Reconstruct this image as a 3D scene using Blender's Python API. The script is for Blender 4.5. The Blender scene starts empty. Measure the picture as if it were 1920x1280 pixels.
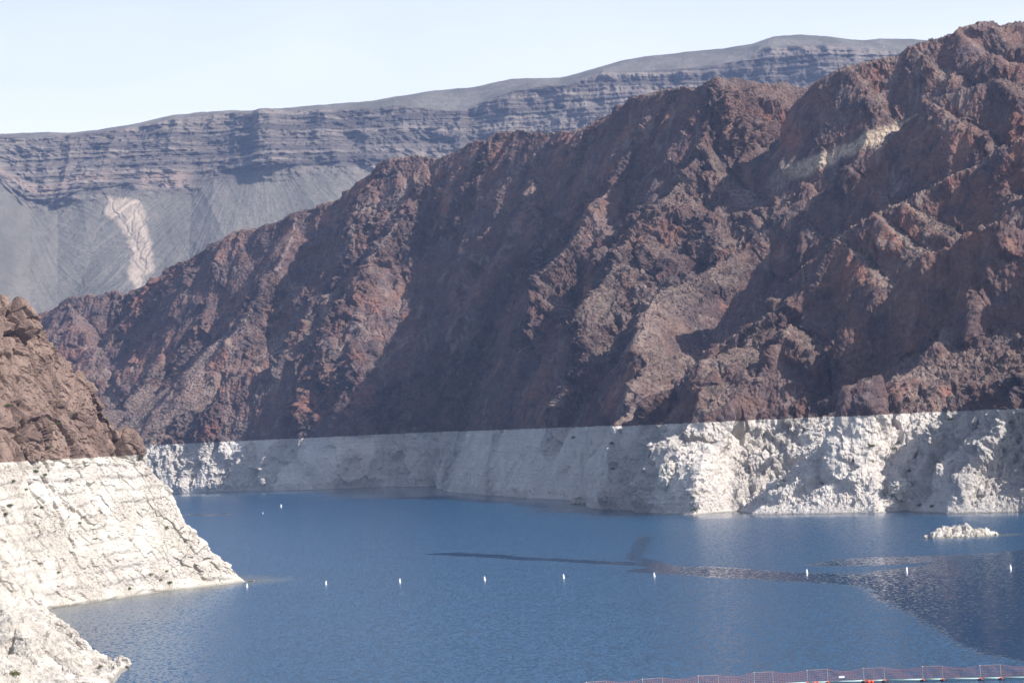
import bpy, bmesh, math, random
import numpy as np
from mathutils import Vector, Matrix

# ------------------------------------------------------------------ camera, sky, sun, exposure
F = 5333.3333            # focal length in pixels of the 1920 px wide photograph (100 mm lens)
H = 50.0                 # camera height above the lake
BAND = 45.2              # old waterline: top of the mineral band
ROLL = math.atan(0.0483)
PITCH = math.atan(152 * math.cos(ROLL) / F)
fw = np.array([0, math.cos(PITCH), math.sin(PITCH)])
up0 = np.array([0, -math.sin(PITCH), math.cos(PITCH)])
r0 = np.array([1.0, 0, 0])
cr = math.cos(ROLL) * r0 - math.sin(ROLL) * up0
cu = math.sin(ROLL) * r0 + math.cos(ROLL) * up0

def P(px, py, d):
    """photo pixel + distance along the view -> world point"""
    v = fw * F + cr * (px - 960) - cu * (py - 640)
    v = v * (d / v[1])
    return np.array([v[0], v[1], v[2] + H])

def W(px, py, z=0.0):
    """photo pixel -> point on the lake surface"""
    v = fw * F + cr * (px - 960) - cu * (py - 640)
    v = v * ((z - H) / v[2])
    return np.array([v[0], v[1], z])

def pix(x, y, z):
    vx, vy, vz = x, y, z - H
    dep = vx * fw[0] + vy * fw[1] + vz * fw[2]
    return (960 + F * (vx * cr[0] + vy * cr[1] + vz * cr[2]) / dep,
            640 - F * (vx * cu[0] + vy * cu[1] + vz * cu[2]) / dep)

scene = bpy.context.scene
cam_data = bpy.data.cameras.new('camera')
cam = bpy.data.objects.new('camera', cam_data)
scene.collection.objects.link(cam)
cam_data.sensor_width = 36; cam_data.lens = 100
cam_data.clip_start = 1; cam_data.clip_end = 60000
m = Matrix((cr.tolist(), cu.tolist(), (-fw).tolist())).transposed().to_4x4()
m.translation = Vector((0, 0, H))
cam.matrix_world = m
scene.camera = cam

SUN_AZ, SUN_EL = 121.0, 39.0       # degrees clockwise from the view direction (+Y), above the horizon
az, el = math.radians(SUN_AZ), math.radians(SUN_EL)
sun_dir = Vector((math.sin(az) * math.cos(el), math.cos(az) * math.cos(el), math.sin(el)))
sl = bpy.data.lights.new('sun', 'SUN'); sl.energy = 5.0; sl.angle = math.radians(0.53); sl.color = (1, 0.95, 0.88)
so = bpy.data.objects.new('sun', sl); scene.collection.objects.link(so)
so.rotation_euler = sun_dir.to_track_quat('Z', 'Y').to_euler()
so.location = (0, 0, 800)

world = bpy.data.worlds.new('World'); scene.world = world; world.use_nodes = True
wn = world.node_tree.nodes; wl = world.node_tree.links
bg = wn['Background']; sky = wn.new('ShaderNodeTexSky'); sky.sky_type = 'NISHITA'; sky.sun_disc = False
sky.sun_elevation = el; sky.sun_rotation = az; sky.air_density = 1.0; sky.dust_density = 2.0; sky.altitude = 400
# thin bright veil low in the sky, as on a dusty desert day
tc = wn.new('ShaderNodeTexCoord'); sp_ = wn.new('ShaderNodeSeparateXYZ'); wl.new(tc.outputs['Generated'], sp_.inputs[0])
mr = wn.new('ShaderNodeMapRange'); mr.interpolation_type = 'SMOOTHSTEP'; wl.new(sp_.outputs[2], mr.inputs['Value'])
mr.inputs['From Min'].default_value = 0.0; mr.inputs['From Max'].default_value = 0.27; mr.inputs['To Min'].default_value = 1.0; mr.inputs['To Max'].default_value = 0.06
mpp = wn.new('ShaderNodeMapping'); mpp.inputs['Scale'].default_value = (3, 3, 14); wl.new(tc.outputs['Generated'], mpp.inputs[0])
cn = wn.new('ShaderNodeTexNoise'); cn.inputs['Scale'].default_value = 1.6; cn.inputs['Detail'].default_value = 5; cn.inputs['Distortion'].default_value = 0.8; wl.new(mpp.outputs[0], cn.inputs['Vector'])
ml = wn.new('ShaderNodeMath'); ml.operation = 'MULTIPLY_ADD'; wl.new(cn.outputs[0], ml.inputs[0]); ml.inputs[1].default_value = 0.5; ml.inputs[2].default_value = 0.72
m2_ = wn.new('ShaderNodeMath'); m2_.operation = 'MULTIPLY'; m2_.use_clamp = True; wl.new(ml.outputs[0], m2_.inputs[0]); wl.new(mr.outputs[0], m2_.inputs[1])
mx_ = wn.new('ShaderNodeMix'); mx_.data_type = 'RGBA'; wl.new(m2_.outputs[0], mx_.inputs[0]); wl.new(sky.outputs[0], mx_.inputs[6]); mx_.inputs[7].default_value = (9.5, 9.3, 9.7, 1)
wl.new(mx_.outputs[2], bg.inputs[0]); bg.inputs[1].default_value = 0.102
scene.view_settings.view_transform = 'Standard'; scene.view_settings.look = 'None'
scene.view_settings.exposure = 0.62; scene.view_settings.gamma = 1
scene.render.engine = 'CYCLES'

# ------------------------------------------------------------------ numpy noise
rng = np.random.default_rng(7)
TN = 64
TAB = rng.random((TN, TN, TN)).astype(np.float32) * 2 - 1
JIT = rng.random((32 ** 3, 3)).astype(np.float32)

def vn(x, y, z):
    x0 = np.floor(x); y0 = np.floor(y); z0 = np.floor(z)
    fx = (x - x0).astype(np.float32); fy = (y - y0).astype(np.float32); fz = (z - z0).astype(np.float32)
    fx = fx * fx * (3 - 2 * fx); fy = fy * fy * (3 - 2 * fy); fz = fz * fz * (3 - 2 * fz)
    ix = x0.astype(np.int32) & 63; iy = y0.astype(np.int32) & 63; iz = z0.astype(np.int32) & 63
    jx = (ix + 1) & 63; jy = (iy + 1) & 63; jz = (iz + 1) & 63
    T = TAB.ravel()
    a = ix * 4096; b = jx * 4096; c = iy * 64; d = jy * 64
    def lx(q):
        u = T[a + q]; return u + (T[b + q] - u) * fx
    v00 = lx(c + iz); v10 = lx(d + iz); v01 = lx(c + jz); v11 = lx(d + jz)
    v0 = v00 + (v10 - v00) * fy; v1 = v01 + (v11 - v01) * fy
    return v0 + (v1 - v0) * fz

def rotp(p, k):
    a = 0.7 + 1.3 * k; c, s = math.cos(a), math.sin(a)
    b = 0.5 + 0.9 * k; c2, s2 = math.cos(b), math.sin(b)
    x = p[0] * c - p[1] * s; y = p[0] * s + p[1] * c
    y2 = y * c2 - p[2] * s2; z2 = y * s2 + p[2] * c2
    return x + 17.3 * k, y2 + 5.1 * k, z2 + 9.7 * k

def fbm(p, scale, octs=4, gain=0.5, seed=0.0):
    out = 0; amp = 1; tot = 0
    for k in range(octs):
        q = rotp([c / scale for c in p], k + seed)
        out = out + amp * vn(*q); tot += amp; amp *= gain; scale /= 2.03
    return out / tot

def ridged(p, scale, octs=4, gain=0.5, seed=0.0, rot=True):
    out = 0; amp = 1; tot = 0
    for k in range(octs):
        q = rotp([c / scale for c in p], k + seed) if rot else [c / scale + 13.7 * (k + seed) for c in p]
        out = out + amp * (1 - 2 * np.abs(vn(*q))); tot += amp; amp *= gain; scale /= 2.07
    return out / tot

def worley(p, scale, seed=0):
    """F1, F2, a random value per cell, and a random tilted plane per cell"""
    x, y, z = [np.asarray(c / scale + 31.7 * seed, dtype=np.float32) for c in p]
    x0, y0, z0 = [np.floor(c).astype(np.int32) for c in (x, y, z)]
    f1 = np.full(x.shape, 9, np.float32); f2 = f1.copy(); idv = np.zeros(x.shape, np.float32); pl = np.zeros(x.shape, np.float32)
    for i in (-1, 0, 1):
        for j in (-1, 0, 1):
            for k in (-1, 0, 1):
                cx, cy, cz = x0 + i, y0 + j, z0 + k
                h = (cx & 31) * 1024 + (cy & 31) * 32 + (cz & 31)
                J = JIT[h]
                ox = x - cx - J[..., 0]; oy = y - cy - J[..., 1]; oz = z - cz - J[..., 2]
                d = ox * ox + oy * oy + oz * oz
                lt = d < f1
                f2 = np.where(lt, f1, np.minimum(f2, d)); idv = np.where(lt, J[..., 1] * 0.5 + J[..., 2] * 0.5, idv)
                pl = np.where(lt, (J[..., 2] - 0.5) * ox * 2 + (J[..., 0] - 0.5) * oy * 2 + (J[..., 1] - 0.7) * oz * 2, pl)
                f1 = np.minimum(f1, d)
    return np.sqrt(f1), np.sqrt(f2), idv, pl

def sstep(a, b, x):
    t = np.clip((x - a) / (b - a), 0, 1); return t * t * (3 - 2 * t)

# ------------------------------------------------------------------ mesh helpers
def grid_mesh(name, X, Y, Z, mat, attrs=None, smooth=False):
    n, mm = X.shape
    co = np.empty((n * mm, 3), np.float32); co[:, 0] = X.ravel(); co[:, 1] = Y.ravel(); co[:, 2] = Z.ravel()
    i = np.arange(n * mm, dtype=np.int32).reshape(n, mm)
    f = np.stack([i[:-1, :-1], i[1:, :-1], i[1:, 1:], i[:-1, 1:]], -1).reshape(-1, 4)
    me = bpy.data.meshes.new(name)
    me.vertices.add(n * mm); me.vertices.foreach_set('co', co.ravel())
    me.loops.add(f.size); me.loops.foreach_set('vertex_index', f.ravel())
    me.polygons.add(len(f)); me.polygons.foreach_set('loop_start', np.arange(0, f.size, 4, dtype=np.int32))
    me.polygons.foreach_set('use_smooth', np.full(len(f), smooth, dtype=bool))
    me.update(calc_edges=True)
    for k, v in (attrs or {}).items():
        a = me.attributes.new(k, 'FLOAT', 'POINT'); a.data.foreach_set('value', np.asarray(v, np.float32).ravel())
    me.materials.append(mat)
    o = bpy.data.objects.new(name, me); scene.collection.objects.link(o)
    return o

def normals_of(X, Y, Z):
    ax, ay, az_ = [np.gradient(c, axis=0) for c in (X, Y, Z)]
    bx, by, bz = [np.gradient(c, axis=1) for c in (X, Y, Z)]
    nx = ay * bz - az_ * by; ny = az_ * bx - ax * bz; nz = ax * by - ay * bx
    l = np.sqrt(nx * nx + ny * ny + nz * nz) + 1e-9
    s = np.sign(nz.mean())
    out = []
    for c in (s * nx / l, s * ny / l, s * nz / l):
        for ax_ in (0, 1):
            for st_ in (1, 2, 3):
                c = 0.5 * c + 0.25 * (np.roll(c, st_, ax_) + np.roll(c, -st_, ax_))
        out.append(c)
    l = np.sqrt(out[0] ** 2 + out[1] ** 2 + out[2] ** 2) + 1e-9
    return out[0] / l, out[1] / l, out[2] / l

def obj_bm(name, bm, mat, parent=None, smooth=False):
    me = bpy.data.meshes.new(name)
    bmesh.ops.recalc_face_normals(bm, faces=bm.faces)
    if smooth:
        for f in bm.faces: f.smooth = True
    bm.to_mesh(me); bm.free(); me.materials.append(mat)
    o = bpy.data.objects.new(name, me); scene.collection.objects.link(o)
    if parent: o.parent = parent
    return o

def box(bm, x0, x1, y0, y1, z0, z1):
    v = [bm.verts.new(c) for c in ((x0, y0, z0), (x1, y0, z0), (x1, y1, z0), (x0, y1, z0), (x0, y0, z1), (x1, y0, z1), (x1, y1, z1), (x0, y1, z1))]
    for f in ((0, 3, 2, 1), (4, 5, 6, 7), (0, 1, 5, 4), (1, 2, 6, 5), (2, 3, 7, 6), (3, 0, 4, 7)): bm.faces.new([v[i] for i in f])

def tag(o, label, cat, group=None):
    o['label'] = label; o['category'] = cat
    if group: o['group'] = group
    return o

def empty(name, loc, rz=0):
    o = bpy.data.objects.new(name, None); scene.collection.objects.link(o)
    o.location = loc; o.rotation_euler = (0, 0, rz); o.empty_display_size = 0.5
    return o

# ------------------------------------------------------------------ materials
class NT:
    def __init__(s, name):
        s.m = bpy.data.materials.new(name); s.m.use_nodes = True
        s.t = s.m.node_tree; s.n = s.t.nodes; s.l = s.t.links
        s.b = s.n['Principled BSDF']; s.out = s.n['Material Output']
        s.pos = s.n.new('ShaderNodeNewGeometry').outputs['Position']
    def lk(s, a, b): s.l.new(a, b)
    def setin(s, sock, v):
        if hasattr(v, 'is_output'): s.l.new(v, sock)
        else: sock.default_value = v
    def noise(s, scale, detail=4, rough=0.55, stretch=(1, 1, 1), dist=0.0, off=(0, 0, 0)):
        mp = s.n.new('ShaderNodeMapping'); mp.inputs['Scale'].default_value = stretch; mp.inputs['Location'].default_value = off
        s.lk(s.pos, mp.inputs[0])
        t = s.n.new('ShaderNodeTexNoise'); t.inputs['Scale'].default_value = scale; t.inputs['Detail'].default_value = detail
        t.inputs['Roughness'].default_value = rough; t.inputs['Distortion'].default_value = dist
        s.lk(mp.outputs[0], t.inputs['Vector']); return t.outputs[0]
    def voro(s, scale, feature='F1', stretch=(1, 1, 1)):
        mp = s.n.new('ShaderNodeMapping'); mp.inputs['Scale'].default_value = stretch
        s.lk(s.pos, mp.inputs[0])
        t = s.n.new('ShaderNodeTexVoronoi'); t.feature = feature; t.inputs['Scale'].default_value = scale
        s.lk(mp.outputs[0], t.inputs['Vector']); return t.outputs[0]
    def math(s, op, a, b=0.0, c=None):
        t = s.n.new('ShaderNodeMath'); t.operation = op
        s.setin(t.inputs[0], a); s.setin(t.inputs[1], b)
        if c is not None: s.setin(t.inputs[2], c)
        return t.outputs[0]
    def ss(s, v, a, b):
        t = s.n.new('ShaderNodeMapRange'); t.interpolation_type = 'SMOOTHSTEP'
        t.inputs['From Min'].default_value = a; t.inputs['From Max'].default_value = b
        s.setin(t.inputs['Value'], v); return t.outputs[0]
    def mix(s, f, a, b):
        t = s.n.new('ShaderNodeMix'); t.data_type = 'RGBA'
        s.setin(t.inputs[0], f)
        for sock, v in ((t.inputs[6], a), (t.inputs[7], b)):
            if hasattr(v, 'is_output'): s.lk(v, sock)
            else: sock.default_value = (*v, 1)
        return t.outputs[2]
    def scale(s, col, f):
        t = s.n.new('ShaderNodeVectorMath'); t.operation = 'SCALE'
        s.lk(col, t.inputs[0]); s.setin(t.inputs['Scale'], f); return t.outputs[0]
    def sep(s, v):
        t = s.n.new('ShaderNodeSeparateXYZ'); s.lk(v, t.inputs[0]); return t.outputs
    def attr(s, name):
        t = s.n.new('ShaderNodeAttribute'); t.attribute_name = name; return t.outputs['Fac']
    def bump(s, h, dist, strength=1.0):
        t = s.n.new('ShaderNodeBump'); t.inputs['Distance'].default_value = dist; t.inputs['Strength'].default_value = strength
        s.lk(h, t.inputs['Height']); s.lk(t.outputs[0], s.b.inputs['Normal'])
    def base(s, c, rough=0.9, spec=0.15):
        s.setin(s.b.inputs['Base Color'], c if hasattr(c, 'is_output') else (*c, 1))
        s.b.inputs['Roughness'].default_value = rough; s.b.inputs['Specular IOR Level'].default_value = spec
        return s.m

def flat_mat(name, col, rough=0.6, var=0.12, scale=3.0):
    t = NT(name)
    n = t.noise(scale, 3)
    return t.base(t.mix(n, tuple(c * (1 - var) for c in col), tuple(min(1, c * (1 + var)) for c in col)), rough, 0.4)

def white_rock(t, z, ksz=1.0, scree=None, gain=1.0):
    """pale mineral coating with stains, ledger lines and pits"""
    w = t.mix(t.ss(t.noise(0.05 * ksz, 5, 0.6), 0.35, 0.65), (0.42, 0.385, 0.34), (0.56, 0.53, 0.48))
    w = t.mix(t.math('MULTIPLY', t.ss(t.noise(0.09 * ksz, 6, 0.65, off=(40, 3, 9)), 0.55, 0.68), 0.55), w, (0.42, 0.36, 0.30))
    # thin level lines left by the falling lake
    ln = t.noise(1.0, 3, 0.6, stretch=(0.006, 0.006, 0.55))
    w = t.mix(t.math('MULTIPLY', t.ss(ln, 0.50, 0.60), 0.62), w, (0.36, 0.33, 0.31))
    # dark pits and cracks
    v = t.voro(0.32 * ksz)
    w = t.mix(t.math('MULTIPLY', t.ss(t.math('ADD', v, t.noise(0.12, 3)), 0.74, 0.58), 0.6), w, (0.20, 0.165, 0.145))
    if scree is not None:
        g = t.mix(t.ss(t.noise(0.6 * ksz, 6, 0.8), 0.42, 0.6), (0.17, 0.14, 0.12), (0.56, 0.52, 0.46))
        w = t.mix(t.math('MULTIPLY', scree, 0.85), w, g)
    if gain != 1.0: w = t.mix(gain, w, (0.78, 0.71, 0.67))
    # wet, darker foot at the waterline
    foot = t.ss(z, 0.9, 0.2)
    return t.mix(t.math('MULTIPLY', foot, 0.6), w, (0.16, 0.15, 0.12))

def mountain_material():
    t = NT('canyon_rock')
    z = t.sep(t.pos)[2]
    sc = t.attr('scree')
    n1 = t.noise(0.012, 5, 0.6, dist=0.6)
    n2 = t.noise(0.045, 6, 0.65, off=(9, 1, 4))
    n3 = t.noise(0.35, 6, 0.75)
    rock = t.mix(t.ss(n1, 0.38, 0.62), (0.112, 0.070, 0.068), (0.180, 0.108, 0.089))
    rock = t.mix(t.ss(n2, 0.45, 0.62), rock, (0.105, 0.078, 0.082))
    rock = t.mix(t.math('MULTIPLY', t.ss(t.noise(0.017, 5, 0.65, off=(77, 0, 0)), 0.54, 0.66), 0.8), rock, (0.27, 0.13, 0.095))
    rock = t.mix(t.math('MULTIPLY', t.ss(t.noise(0.014, 5, 0.65, off=(0, 33, 0)), 0.55, 0.66), 0.6), rock, (0.075, 0.062, 0.066))
    rock = t.mix(t.math('MULTIPLY', t.ss(n3, 0.5, 0.7), 0.35), rock, (0.27, 0.19, 0.165))
    scr = t.mix(t.ss(n3, 0.4, 0.6), (0.135, 0.094, 0.085), (0.285, 0.208, 0.178))
    scr = t.mix(t.math('MULTIPLY', t.ss(t.noise(0.03, 5, 0.7, off=(5, 60, 0)), 0.45, 0.65), 0.35), scr, (0.15, 0.14, 0.115))
    col = t.mix(sc, rock, scr)
    vein = t.noise(0.035, 6, 0.7, stretch=(1.0, 0.7, 0.35), dist=1.2, off=(12, 90, 7))
    col = t.mix(t.math('MULTIPLY', t.ss(vein, 0.55, 0.64), 0.55), col, (0.285, 0.225, 0.195))
    col = t.mix(t.math('MULTIPLY', t.ss(vein, 0.45, 0.36), 0.55), col, (0.065, 0.048, 0.052))
    rub = t.voro(0.42); n5 = t.noise(0.14, 6, 0.75, off=(21, 4, 2))
    col = t.mix(t.math('MULTIPLY', t.ss(rub, 0.75, 1.05), 0.45), col, (0.035, 0.028, 0.028))
    col = t.mix(t.math('MULTIPLY', t.ss(n5, 0.52, 0.66), 0.4), col, (0.055, 0.040, 0.040))
    col = t.mix(t.math('MULTIPLY', t.ss(n5, 0.46, 0.34), 0.4), col, (0.30, 0.225, 0.195))
    # low desert scrub as dark olive specks on the gentler slopes
    sp = t.math('MULTIPLY', t.ss(t.voro(0.22), 0.26, 0.14), t.math('MULTIPLY', sc, 0.7))
    col = t.mix(sp, col, (0.06, 0.062, 0.04))
    pale = t.attr('pale')
    col = t.mix(pale, col, t.mix(t.ss(n3, 0.4, 0.6), (0.32, 0.25, 0.19), (0.60, 0.49, 0.38)))
    wh = white_rock(t, z, 1.0, t.attr('gravel'), 0.36)
    edge = t.math('ADD', z, t.math('MULTIPLY', t.math('SUBTRACT', t.noise(0.15, 4), 0.5), 1.6))
    col = t.mix(t.ss(edge, BAND + 0.35, BAND - 0.35), col, wh)
    h = t.math('ADD', t.noise(0.4, 8, 0.75), t.math('MULTIPLY', t.voro(0.55), 0.45))
    t.bump(t.math('MULTIPLY', h, t.math('MULTIPLY_ADD', t.attr('crag'), 0.65, 0.45)), 2.6, 1.0)
    return t.base(col, 0.95, 0.1)

def headland_material():
    t = NT('headland_rock')
    z = t.sep(t.pos)[2]
    n = t.noise(0.08, 6, 0.6, dist=0.5)
    col = t.mix(t.ss(n, 0.35, 0.65), (0.135, 0.092, 0.077), (0.235, 0.168, 0.138))
    col = t.mix(t.math('MULTIPLY', t.ss(t.noise(0.9, 6, 0.7), 0.52, 0.7), 0.5), col, (0.12, 0.08, 0.07))
    wh = white_rock(t, z, 2.0, t.attr('gravel'))
    edge = t.math('ADD', z, t.math('MULTIPLY', t.math('SUBTRACT', t.noise(0.3, 4), 0.5), 1.2))
    col = t.mix(t.ss(edge, BAND + 0.25, BAND - 0.25), col, wh)
    h = t.math('ADD', t.noise(1.0, 8, 0.7), t.math('MULTIPLY', t.voro(1.6), 0.4))
    t.bump(h, 0.7, 0.7)
    return t.base(col, 0.95, 0.1)

def mesa_material():
    t = NT('mesa_rock')
    z = t.sep(t.pos)[2]
    cliff = t.attr('cliff')
    tal = t.mix(t.ss(t.noise(0.004, 5, 0.6, stretch=(3, 0.4, 1)), 0.35, 0.65), (0.14, 0.13, 0.112), (0.21, 0.19, 0.165))
    tal = t.mix(t.math('MULTIPLY', t.ss(t.noise(0.05, 6, 0.75), 0.45, 0.65), 0.4), tal, (0.10, 0.095, 0.07))
    st = t.noise(1.0, 5, 0.65, stretch=(0.0025, 0.0025, 0.075), dist=0.3)
    cl = t.mix(t.ss(st, 0.40, 0.62), (0.078, 0.066, 0.062), (0.25, 0.212, 0.185))
    cl = t.mix(t.math('MULTIPLY', t.ss(t.noise(0.03, 7, 0.75), 0.42, 0.62), 0.6), cl, (0.10, 0.082, 0.075))
    col = t.mix(cliff, tal, cl)
    col = t.mix(t.attr('band'), col, (0.32, 0.235, 0.195))
    col = t.mix(t.attr('pink'), col, (0.45, 0.365, 0.295))
    t.bump(t.noise(0.06, 8, 0.75), 14, 0.8)
    return t.base(col, 0.95, 0.1)

M_mtn = mountain_material(); M_head = headland_material(); M_mesa = mesa_material()

# ------------------------------------------------------------------ terrain: ridge lines and shore lines, all in world space
def crest_field(X, Y, lines, softness=3.0):
    out = None; near_ = np.full(X.shape, 1e3, np.float32)
    for L in lines:
        pts = np.array([P(*q) for q in L['p']], np.float32)
        best = np.full(X.shape, -1e3, np.float32)
        for a, b in zip(pts[:-1], pts[1:]):
            ex, ey = b[0] - a[0], b[1] - a[1]; ll = ex * ex + ey * ey
            tt = np.clip(((X - a[0]) * ex + (Y - a[1]) * ey) / ll, 0, 1)
            qx = X - (a[0] + tt * ex); qy = Y - (a[1] + tt * ey)
            dd = np.sqrt(qx * qx + qy * qy) + 1e-3
            # how far this bit of slope faces the lake (left and towards the camera)
            f = np.clip((qx * L.get('dir', (-0.93, -0.37))[0] + qy * L.get('dir', (-0.93, -0.37))[1]) / dd, 0, 1)
            s = L.get('s', 0.62) + (L.get('sl', 1.25) - L.get('s', 0.62)) * sstep(0.0, 0.8, f)
            foot = L.get('foot', 70.0)
            drop = np.where(dd * s < foot, dd * s, foot + (dd - foot / s) * (0.55 * s + 0.1))
            near_ = np.minimum(near_, dd)
            best = np.maximum(best, a[2] + tt * (b[2] - a[2]) - drop)
        if out is None: out = best
        else:
            h = np.clip(0.5 + 0.5 * (out - best) / softness, 0, 1)
            out = best + (out - best) * h + softness * h * (1 - h)
    return out, near_

def signed_shore(X, Y, pts):
    """+ inland, - over water; polyline with land on its left-hand side decided by even-odd against a closed polygon"""
    pts = np.asarray(pts, np.float32)[:, :2]
    d2 = np.full(X.shape, 1e12, np.float32); inside = np.zeros(X.shape, bool)
    n = len(pts)
    for i in range(n):
        a = pts[i]; b = pts[(i + 1) % n]
        ex, ey = b - a; ll = ex * ex + ey * ey + 1e-9
        tt = np.clip(((X - a[0]) * ex + (Y - a[1]) * ey) / ll, 0, 1)
        d2 = np.minimum(d2, (X - a[0] - tt * ex) ** 2 + (Y - a[1] - tt * ey) ** 2)
        c = (a[1] > Y) != (b[1] > Y)
        xc = a[0] + (Y - a[1]) * ex / (ey if abs(ey) > 1e-9 else 1e-9)
        inside ^= c & (X < xc)
    return np.where(inside, 1, -1) * np.sqrt(d2)

def bilerp(A, u, v):
    u = np.clip(u, 0, A.shape[0] - 1.001); v = np.clip(v, 0, A.shape[1] - 1.001)
    i = u.astype(np.int32); j = v.astype(np.int32); fu = u - i; fv = v - j
    return (A[i, j] * (1 - fu) + A[i + 1, j] * fu) * (1 - fv) + (A[i, j + 1] * (1 - fu) + A[i + 1, j + 1] * fu) * fv

def smooth_cols(A, k):
    if k < 2: return A
    ker = np.hanning(k + 2)[1:-1]; ker /= ker.sum()
    pad = np.pad(A, ((k, k), (0, 0)), mode='edge')
    out = np.zeros_like(A)
    for i, w in enumerate(ker): out += w * pad[k // 2 + i + 1: k // 2 + i + 1 + A.shape[0]]
    return out

def adaptive_terrain(hfun, az0, az1, ncol, r0_, r1_, nrow, ccol=420, crow=800, wz=1.6, wr=0.45, azmap=None):
    """columns fan out from the viewpoint, rows are spaced evenly along the slope so that cliffs get as many faces as flats"""
    ca = np.linspace(az0, az1, ccol); rr = np.linspace(r0_, r1_, crow)
    A, R = np.meshgrid(ca, rr, indexing='ij')
    Xc = np.sin(A) * R; Yc = np.cos(A) * R
    Zc = hfun(Xc, Yc)
    dz = np.diff(Zc, axis=1); dr = np.diff(R, axis=1)
    vis = np.where(Zc[:, 1:] < -3, 0.12, 1.0) * np.where(dz < 0, 0.35, 1.0)
    ds = np.sqrt((dz * wz) ** 2 + (dr * wr) ** 2) * vis
    ds = smooth_cols(ds, 9)
    S = np.concatenate([np.zeros((ccol, 1)), np.cumsum(ds, 1)], 1); S /= S[:, -1:]
    t = np.linspace(0, 1, nrow)
    RR = np.stack([np.interp(t, S[i], rr) for i in range(ccol)])
    fa = np.linspace(0, 1, ncol) if azmap is None else azmap(ncol)
    u = fa * (ccol - 1); ui = np.clip(u.astype(int), 0, ccol - 2); fu = (u - ui)[:, None]
    Rf = RR[ui] * (1 - fu) + RR[ui + 1] * fu
    Af = (az0 + (az1 - az0) * fa)[:, None] + 0 * Rf
    X = np.sin(Af) * Rf; Y = np.cos(Af) * Rf
    X = X.astype(np.float32); Y = Y.astype(np.float32)
    Z = np.asarray(hfun(X, Y))
    return X.astype(np.float32), Y.astype(np.float32), Z.astype(np.float32)

# --- the big canyon wall across the lake
SKY_FAR = [(-300, 640, 3250), (0, 615, 3200), (100, 585, 3150), (130, 565, 3120), (250, 550, 3080), (300, 520, 3040), (345, 490, 3000), (400, 455, 2960),
           (440, 435, 2930), (500, 425, 2900), (560, 400, 2870), (640, 370, 2830), (670, 350, 2800), (700, 330, 2770), (730, 300, 2740),
           (780, 293, 2720), (815, 300, 2700), (850, 285, 2680), (940, 255, 2610), (1000, 248, 2560), (1090, 240, 2480), (1130, 228, 2430),
           (1180, 190, 2330), (1230, 172, 2270), (1310, 165, 2190), (1340, 150, 2160), (1390, 160, 2180), (1450, 167, 2230), (1520, 168, 2260), (1620, 180, 2300)]
SKY_NEAR = [(1478, 225, 2065), (1490, 200, 2055), (1530, 150, 2025), (1590, 120, 2000), (1690, 100, 1985), (1720, 80, 1980), (1800, 60, 1970),
            (1860, 52, 1970), (1920, 58, 1975), (2100, 90, 1990), (2500, 200, 2000)]
MTN_LINES = [
    dict(p=SKY_FAR, s=0.7, sl=1.6, foot=400),
    dict(p=SKY_NEAR, s=0.8, sl=1.9, foot=75),
    # far left spurs
    dict(p=[(300, 522, 3040), (330, 600, 2960), (290, 690, 2880), (240, 760, 2820)], sl=1.1),
    dict(p=[(560, 402, 2870), (520, 500, 2800), (455, 600, 2740), (447, 650, 2715), (430, 720, 2690), (350, 780, 2650)], s=0.8, sl=1.2),
    dict(p=[(780, 300, 2720), (750, 410, 2660), (690, 492, 2610), (610, 610, 2570), (545, 740, 2540)], s=0.9, sl=1.3),
    # the spur with the sunlit crest
    dict(p=[(1000, 330, 2500), (985, 395, 2420), (940, 430, 2405), (880, 470, 2400), (850, 500, 2405), (780, 540, 2425), (770, 600, 2445), (750, 660, 2465), (700, 720, 2480), (650, 795, 2475)], s=0.9, sl=1.5),
    dict(p=[(1230, 220, 2260), (1110, 400, 2180), (1010, 520, 2130), (940, 640, 2100), (880, 745, 2090)], s=0.8, sl=1.3),
    # the long central spur
    dict(p=[(1340, 152, 2160), (1310, 280, 2110), (1260, 350, 2080), (1180, 430, 2050), (1150, 500, 2010), (1070, 590, 1940), (1010, 690, 1910)], s=0.5, sl=1.85, foot=400),
    dict(p=[(1420, 470, 1960), (1330, 500, 1900), (1230, 560, 1850), (1190, 640, 1760), (1165, 720, 1670), (1150, 780, 1620)], s=0.6, sl=1.9, foot=400),
    # dark cliffs under the upper scree
    dict(p=[(2200, 260, 1700), (2000, 170, 1690), (1870, 155, 1690), (1742, 192, 1720), (1730, 215, 1725), (1690, 252, 1735), (1600, 312, 1755), (1500, 400, 1775), (1430, 480, 1790), (1390, 560, 1790), (1330, 640, 1780)], s=0.55, sl=2.3, foot=85),
    dict(p=[(2200, 420, 1480), (2000, 310, 1485), (1920, 270, 1490), (1850, 310, 1505), (1700, 375, 1530), (1640, 402, 1535), (1570, 450, 1540), (1550, 520, 1545), (1440, 595, 1545), (1400, 650, 1530), (1300, 680, 1520), (1232, 705, 1510), (1215, 760, 1498)], s=0.5, sl=2.0, foot=55),
    dict(p=[(2050, 480, 1400), (1900, 400, 1405), (1800, 408, 1415), (1760, 440, 1420), (1700, 520, 1435), (1620, 560, 1440), (1560, 600, 1440)], s=0.6, sl=1.6, foot=45),
    dict(p=[(2000, 520, 1350), (1905, 445, 1370), (1850, 500, 1370), (1790, 570, 1370), (1770, 640, 1355), (1700, 720, 1345)], s=0.6, sl=1.6, foot=40),
    dict(p=[(1480, 610, 1520), (1420, 690, 1470), (1400, 740, 1440)], s=0.7, sl=1.5),
    dict(p=[(1640, 590, 1420), (1560, 660, 1410), (1500, 720, 1400)], s=0.7, sl=1.9, foot=30),
    dict(p=[(1990, 560, 1310), (1900, 600, 1320), (1850, 680, 1310)], s=0.7, sl=1.9, foot=30),
]
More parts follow.
